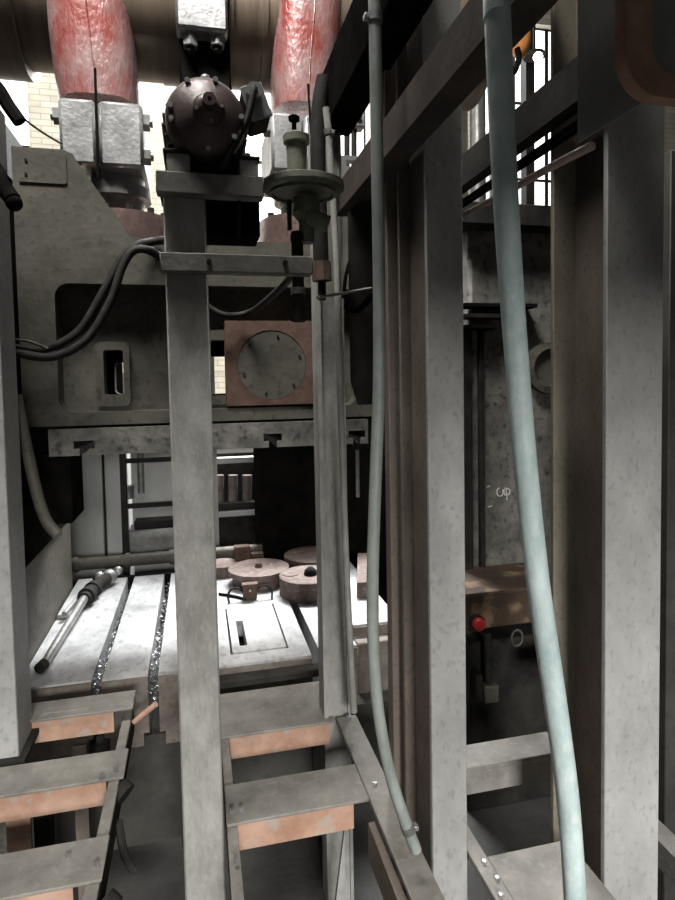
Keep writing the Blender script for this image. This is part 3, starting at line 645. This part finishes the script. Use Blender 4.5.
# ---------------------------------------------------------------- things lying on the table
def die(u, v, r, h, label, style):
    c = Z(u, v, TZ+.004)
    t = thing('round_die', label, 'die', (c.x, c.y, TZ), 'round dies on the press table')
    if style == 'flanged': pr = [(0, 0), (r*.86, 0), (r*.86, h*.62), (r, h*.66), (r, h*.98), (r*.97, h), (0, h)]
    else: pr = [(0, 0), (r*.99, 0), (r, .006), (r, h-.006), (r-.008, h), (0, h)]
    B().lathe(pr, (c.x, c.y, TZ+.001), seg=48).build('body', 'dieface', t)
    return t, c
t, c = die(259, 581, .235, .115, 'flanged rusty round die with a small centre stud', 'flanged')
B().cyl((c.x, c.y, TZ+.114), (c.x, c.y, TZ+.145), .035, .02, seg=8).build('centre_stud', 'rust', t)
t, c = die(309, 592, .215, .14, 'nearest rusty round die with a dark domed bolt on top', 'drum')
B().lathe([(.05, 0), (.045, .03), (.02, .055), (0, .06)], (c.x+.01, c.y-.02, TZ+.14), seg=12).build('domed_bolt', 'dark', t)
B().lathe([(.06, 0), (.06, .006), (0, .007)], (c.x-.13, c.y+.03, TZ+.14), seg=20).build('small_cap', 'dieface', t)
t, c = die(314, 565, .25, .10, 'wide flat rusty die behind the other dies', 'flanged')
t, c = die(222, 573, .13, .09, 'low rusty die beside the upright wooden looking block', 'drum')
t['label'] = 'low rusty die half hidden behind the flaking support post'
c = Z(243, 571, TZ); B().box(c.x-.065, c.x+.065, c.y, c.y+.09, TZ+.001, TZ+.20, .004).build('steel_block', 'rust', label='rusty upright block standing behind the flanged die', cat='block')
c = Z(258, 568, TZ); B().box(c.x-.05, c.x+.05, c.y, c.y+.07, TZ+.001, TZ+.12, .004).build('steel_block', 'rust', label='smaller rusty block touching the upright block', cat='block')
c = Z(250, 599, TZ)
cl = thing('lifting_clamp', 'small rusty clamp with two bent wire handles in front of dies', 'clamp', (c.x, c.y, TZ))
B().box(c.x-.05, c.x+.05, c.y-.02, c.y+.02, TZ+.001, TZ+.11, .004).box(c.x-.055, c.x+.055, c.y-.03, c.y+.03, TZ+.105, TZ+.115).build('clamp_body', 'rust', cl)
for s in (-1, 1):
    B().tube([(c.x+s*.05, c.y, TZ+.06), (c.x+s*.08, c.y-.01, TZ+.09), (c.x+s*.13, c.y-.01, TZ+.085), (c.x+s*.155, c.y-.02, TZ+.05), (c.x+s*.15, c.y-.06, TZ+.008)], .008, 8).build('wire_handle', 'dark', cl)
bolt(cl, (c.x, c.y-.02, TZ+.07), (0, -1, 0), .01, .01, 'steel')
B().tube([Z(219, 594, TZ+.01), Z(232, 596, TZ+.01), Z(246, 599, TZ+.01)], .01, 8).build('bent_wire', 'black', label='black wire lying on the table left of the clamp', cat='wire')
B().prism([tuple(Z(u, v, TZ))[:2] for u, v in ((357, 598), (369, 597), (369, 566), (358, 566))], 'Z', TZ+.001, TZ+.11).build('parallel_bar', 'dieface', label='long rusty parallel bar at the right end of the table', cat='bar')
# spindle at the left
sp = thing('threaded_spindle', 'long steel spindle with thick threaded nuts lying on the left table slab', 'spindle', tuple(Z(60, 640, TZ)))
a = Z(44, 664, TZ+.034); b_ = Z(84, 599, TZ+.066); e = Z(97, 585, TZ+.066); f_ = Z(109, 577, TZ+.066)
d = (f_-b_).normalized()
B().cyl(a, b_, .024, .03, seg=16).build('shank', 'steel', sp)
for k in range(7):
    p = b_+(e-b_)*(k/7.0); B().cyl(p, p+d*.05, .062 if k in (1, 4) else (.05 if k % 2 else .044), seg=18).build('threaded_nut', 'dark', sp)
B().cyl(e, f_, .045, seg=18).build('neck', 'dark', sp)
B().ball(f_, .062).build('head', 'steel', sp)
for s in (-1, 1): q_ = f_+Vector((.06*s, .05*s, .03)); B().ball(q_, .034).build('lug', 'silver', sp)
B().cyl(a-d*.0, a-d*.05, .03, seg=14).build('tip', 'dark', sp)
a = Z(64, 614, TZ+.05); b_ = Z(80, 596, TZ+.05); B().cyl(a, b_, .016, seg=10).build('lever_pin', 'silver', label='short bright pin lying left of the spindle', cat='pin')
a = Z(54, 620, TZ); b_ = Z(80, 583, TZ)
B().box(-.945, -.84, a.y, b_.y, TZ+.001, TZ+.03, .004).build('packing_plate', 'table', label='thin pale packing plate at the left table edge', cat='plate')

# ---------------------------------------------------------------- behind the press, seen through the gap
YB = 5.7
x0, z1 = XZ(60, 440, YB); x1 = XZ(124, 440, YB)[0]; zf0 = XZ(100, 575, YB)[1]
cabn = thing('sheet_cabinet', 'pale grey sheet metal cabinet seen through the press gap', 'cabinet', ((x0+x1)/2, YB+.3, PITZ))
xm = XZ(104, 500, YB)[0]
B().box(x0-.5, xm-.01, YB, YB+.6, PITZ, z1+.6, .01).build('door', 'panel', cabn)
B().box(xm+.012, x1, YB, YB+.6, PITZ, z1+.6, .01).build('door', 'panel', cabn)
B().box(x0-.45, x1-.05, YB+.03, YB+.58, PITZ, z1+.55).build('carcass', 'dark', cabn)
rk = thing('open_rack', 'dark steel rack with crossbars behind the flaking post', 'rack', (P(150, 500, 5.5).x, 5.6, PITZ))
xa = XZ(124, 500, 5.5)[0]
B().box(xa-.025, xa+.025, 5.48, 5.53, PITZ, 2.2).build('rack_post', 'dark', rk)
xe = XZ(208, 500, 5.5)[0]
B().box(xe-.025, xe+.025, 5.48, 5.53, PITZ, 2.2).build('rack_post', 'dark', rk)
for v in (460, 505): z_ = P(150, v, 5.5).z; B().box(xa+.026, xe-.026, 5.49, 5.52, z_-.02, z_+.02).build('crossbar', 'dark', rk)
B().box(xa+.03, xe+.1, 5.85, 5.9, PITZ, 2.3).build('rack_back_panel', 'panel', label='pale back panel standing behind the dark rack', cat='panel')
for u in (128, 141): 
    p = P(u, 488, 5.8); B().cyl((p.x, 5.82, p.z-.1 if u < 135 else p.z+.5), (p.x, 5.82, p.z+.02 if u < 135 else p.z-.05), .05 if u < 135 else .03, seg=12).build('wall_pipe', 'steel', label='thick short pipe stub on the rack panel' if u < 135 else 'thin pipe hanging down the rack panel', cat='pipe')
a = P(130, 527, 5.7); b_ = P(208, 517, 5.7)
tray = thing('tool_tray', 'grey tray on the rack with dark tools lying on it', 'tray', ((a.x+b_.x)/2, 5.7, P(150, 552, 5.7).z))
B().box(a.x, b_.x, 5.55, 5.84, P(150, 552, 5.7).z, a.z, .01).build('box', 'steel', tray)
B().box(a.x+.05, b_.x, 5.56, 5.7, a.z, a.z+.08, .01).build('tool', 'dark', tray)
a = P(70, 562, 5.2); b_ = P(262, 545, 5.2)
pp = thing('horizontal_pipe', 'pale horizontal pipe with flanges along the rear of the table', 'pipe', ((a.x+b_.x)/2, 5.2, a.z-.06))
zp = P(120, 561, 5.2).z
B().cyl((a.x-.3, 5.2, zp), (b_.x, 5.2, zp), .05, seg=20).build('pipe', 'cast', pp)
for u in (76, 128, 172): q_ = P(u, 556, 5.2); B().cyl((q_.x-.02, 5.2, zp), (q_.x+.02, 5.2, zp), .062, seg=20).build('flange', 'cast', pp)
B().box(-1.4, .6, 5.06, 5.12, PITZ, zp-.1).build('rear_apron', 'black', label='dark apron plate along the rear edge of the table', cat='plate')
a = P(256, 560, 5.25); b_ = P(410, 440, 5.25)
B().box(a.x, b_.x+.5, 5.22, 5.26, PITZ, b_.z+.3, .005).build('rear_guard_sheet', 'black', label='large black guard sheet closing the rear right of the press', cat='sheet')
# small machine visible between post and guard sheet
a = P(205, 505, 6.2); b_ = P(262, 462, 6.2)
vm = thing('rear_machine', 'dark machine with glinting pipes far behind the table', 'machine', ((a.x+b_.x)/2, 6.3, PITZ))
B().box(a.x-.3, b_.x+.4, 6.3, 6.9, PITZ, b_.z+.1, .01).build('body', 'dark', vm)
for u in (219, 233, 247): p = P(u, 475, 6.2); l = P(u, 503, 6.2); B().cyl(l, p, .05, seg=14).build('cylinder', 'rim', vm)
for v, m_ in ((460, 'panel'), (513, 'panel'), (505, 'dark')):
    p = P(230, v, 6.15); B().box(a.x-.2, b_.x+.3, 6.1, 6.2, p.z-.03, p.z+.03, .006).build('rail', m_, vm)

# ---------------------------------------------------------------- bright hall behind, upper right gaps
a = P(478, 170, 5.5); b_ = P(490, 40, 5.5)
B().cyl((a.x, 5.5, PITZ), (a.x, 5.5, 6.5), .075, seg=20).build('down_pipe', 'steel', label='grey vertical pipe behind the thick hose at the top', cat='pipe')
a = P(490, 100, 5.8); b_ = P(512, 100, 5.8)
B().box(a.x, b_.x+.05, 5.8, 6.2, PITZ, 6.5, .02).build('duct', 'panel', label='pale square duct behind the thick hose at the top', cat='duct')
a = P(463, 110, 5.6); B().box(a.x-.3, a.x+.06, 5.6, 5.9, PITZ, 6.4, .02).build('hall_column', 'cast', label='dark hall column right of the middle steel column', cat='column')
hk = thing('crane_hook', 'orange crane block with a black hook near the bright lamp', 'crane hook', tuple(P(516, 75, 4.2)))
p = P(520, 38, 4.2); B().ball(p, .12, (.7, .6, 1.3)).build('hook_block', 'yellow', hk)
B().tube([P(517, 48, 4.15), P(519, 58, 4.15), P(514, 72, 4.15), P(510, 66, 4.15)], .022, 8).build('hook', 'black', hk)
B().cyl(P(525, 25, 4.2), P(530, -60, 4.2), .012, seg=8).build('cable', 'black', hk)
p = P(538, 57, 5.0)
lp = thing('hall_lamp', 'small round glaring lamp between the right column and the hose', 'lamp', (p.x, 5.0, p.z-.06))
B().ball((p.x, 5.0, p.z), .042).build('bulb', 'bulb', lp)
B().lathe([(.03, .05), (.09, .03), (.1, .0), (.095, 0), (.085, .025), (.0, .047)], (p.x, 5.06, p.z+.03)).build('lamp_shade', 'dark', lp)
B().cyl((p.x, 5.06, p.z+.08), (p.x, 5.06, 6.5), .012, seg=8).build('stem', 'dark', lp)
a = P(529, 90, 5.3); B().box(a.x-.03, a.x+.06, 5.3, 5.4, PITZ, 6.4).build('hall_post', 'dark', label='slim dark post left of the glaring lamp', cat='post')
# limit switch box right of the second rod
a = P(352, 128, 3.75); b_ = P(364, 109, 3.75)
ls = thing('limit_switch', 'small grey switch box on two dark rods beside the second connecting rod', 'switch', (a.x+.04, 3.8, P(355, 165, 3.75).z))
B().box(a.x, b_.x, 3.72, 3.82, a.z, b_.z, .008).build('switch_box', 'silver', ls)
p = P(358, 116, 3.72); bolt(ls, p, (0, -1, 0), .02, .02, 'dark')
for u in (347, 354): B().cyl(P(u, 130, 3.77), P(u, 175, 3.77), .02, seg=10).build('rod', 'dark', ls)

# bolt hanging out of the slide's right slot
a = P(357, 440, 3.34); b_ = P(358, 497, 3.34)
hb_ = thing('hanging_bolt', 'long thin bolt hanging from the slide slot beside the slim hose', 'bolt', tuple(b_))
B().cyl(a, b_, .011, seg=8).build('bolt_shank', 'silver', hb_)
B().cyl((a.x, 3.34, zpl-.001), (a.x, 3.34, zpl-.04), .03, seg=6).build('nut', 'dark', hb_)
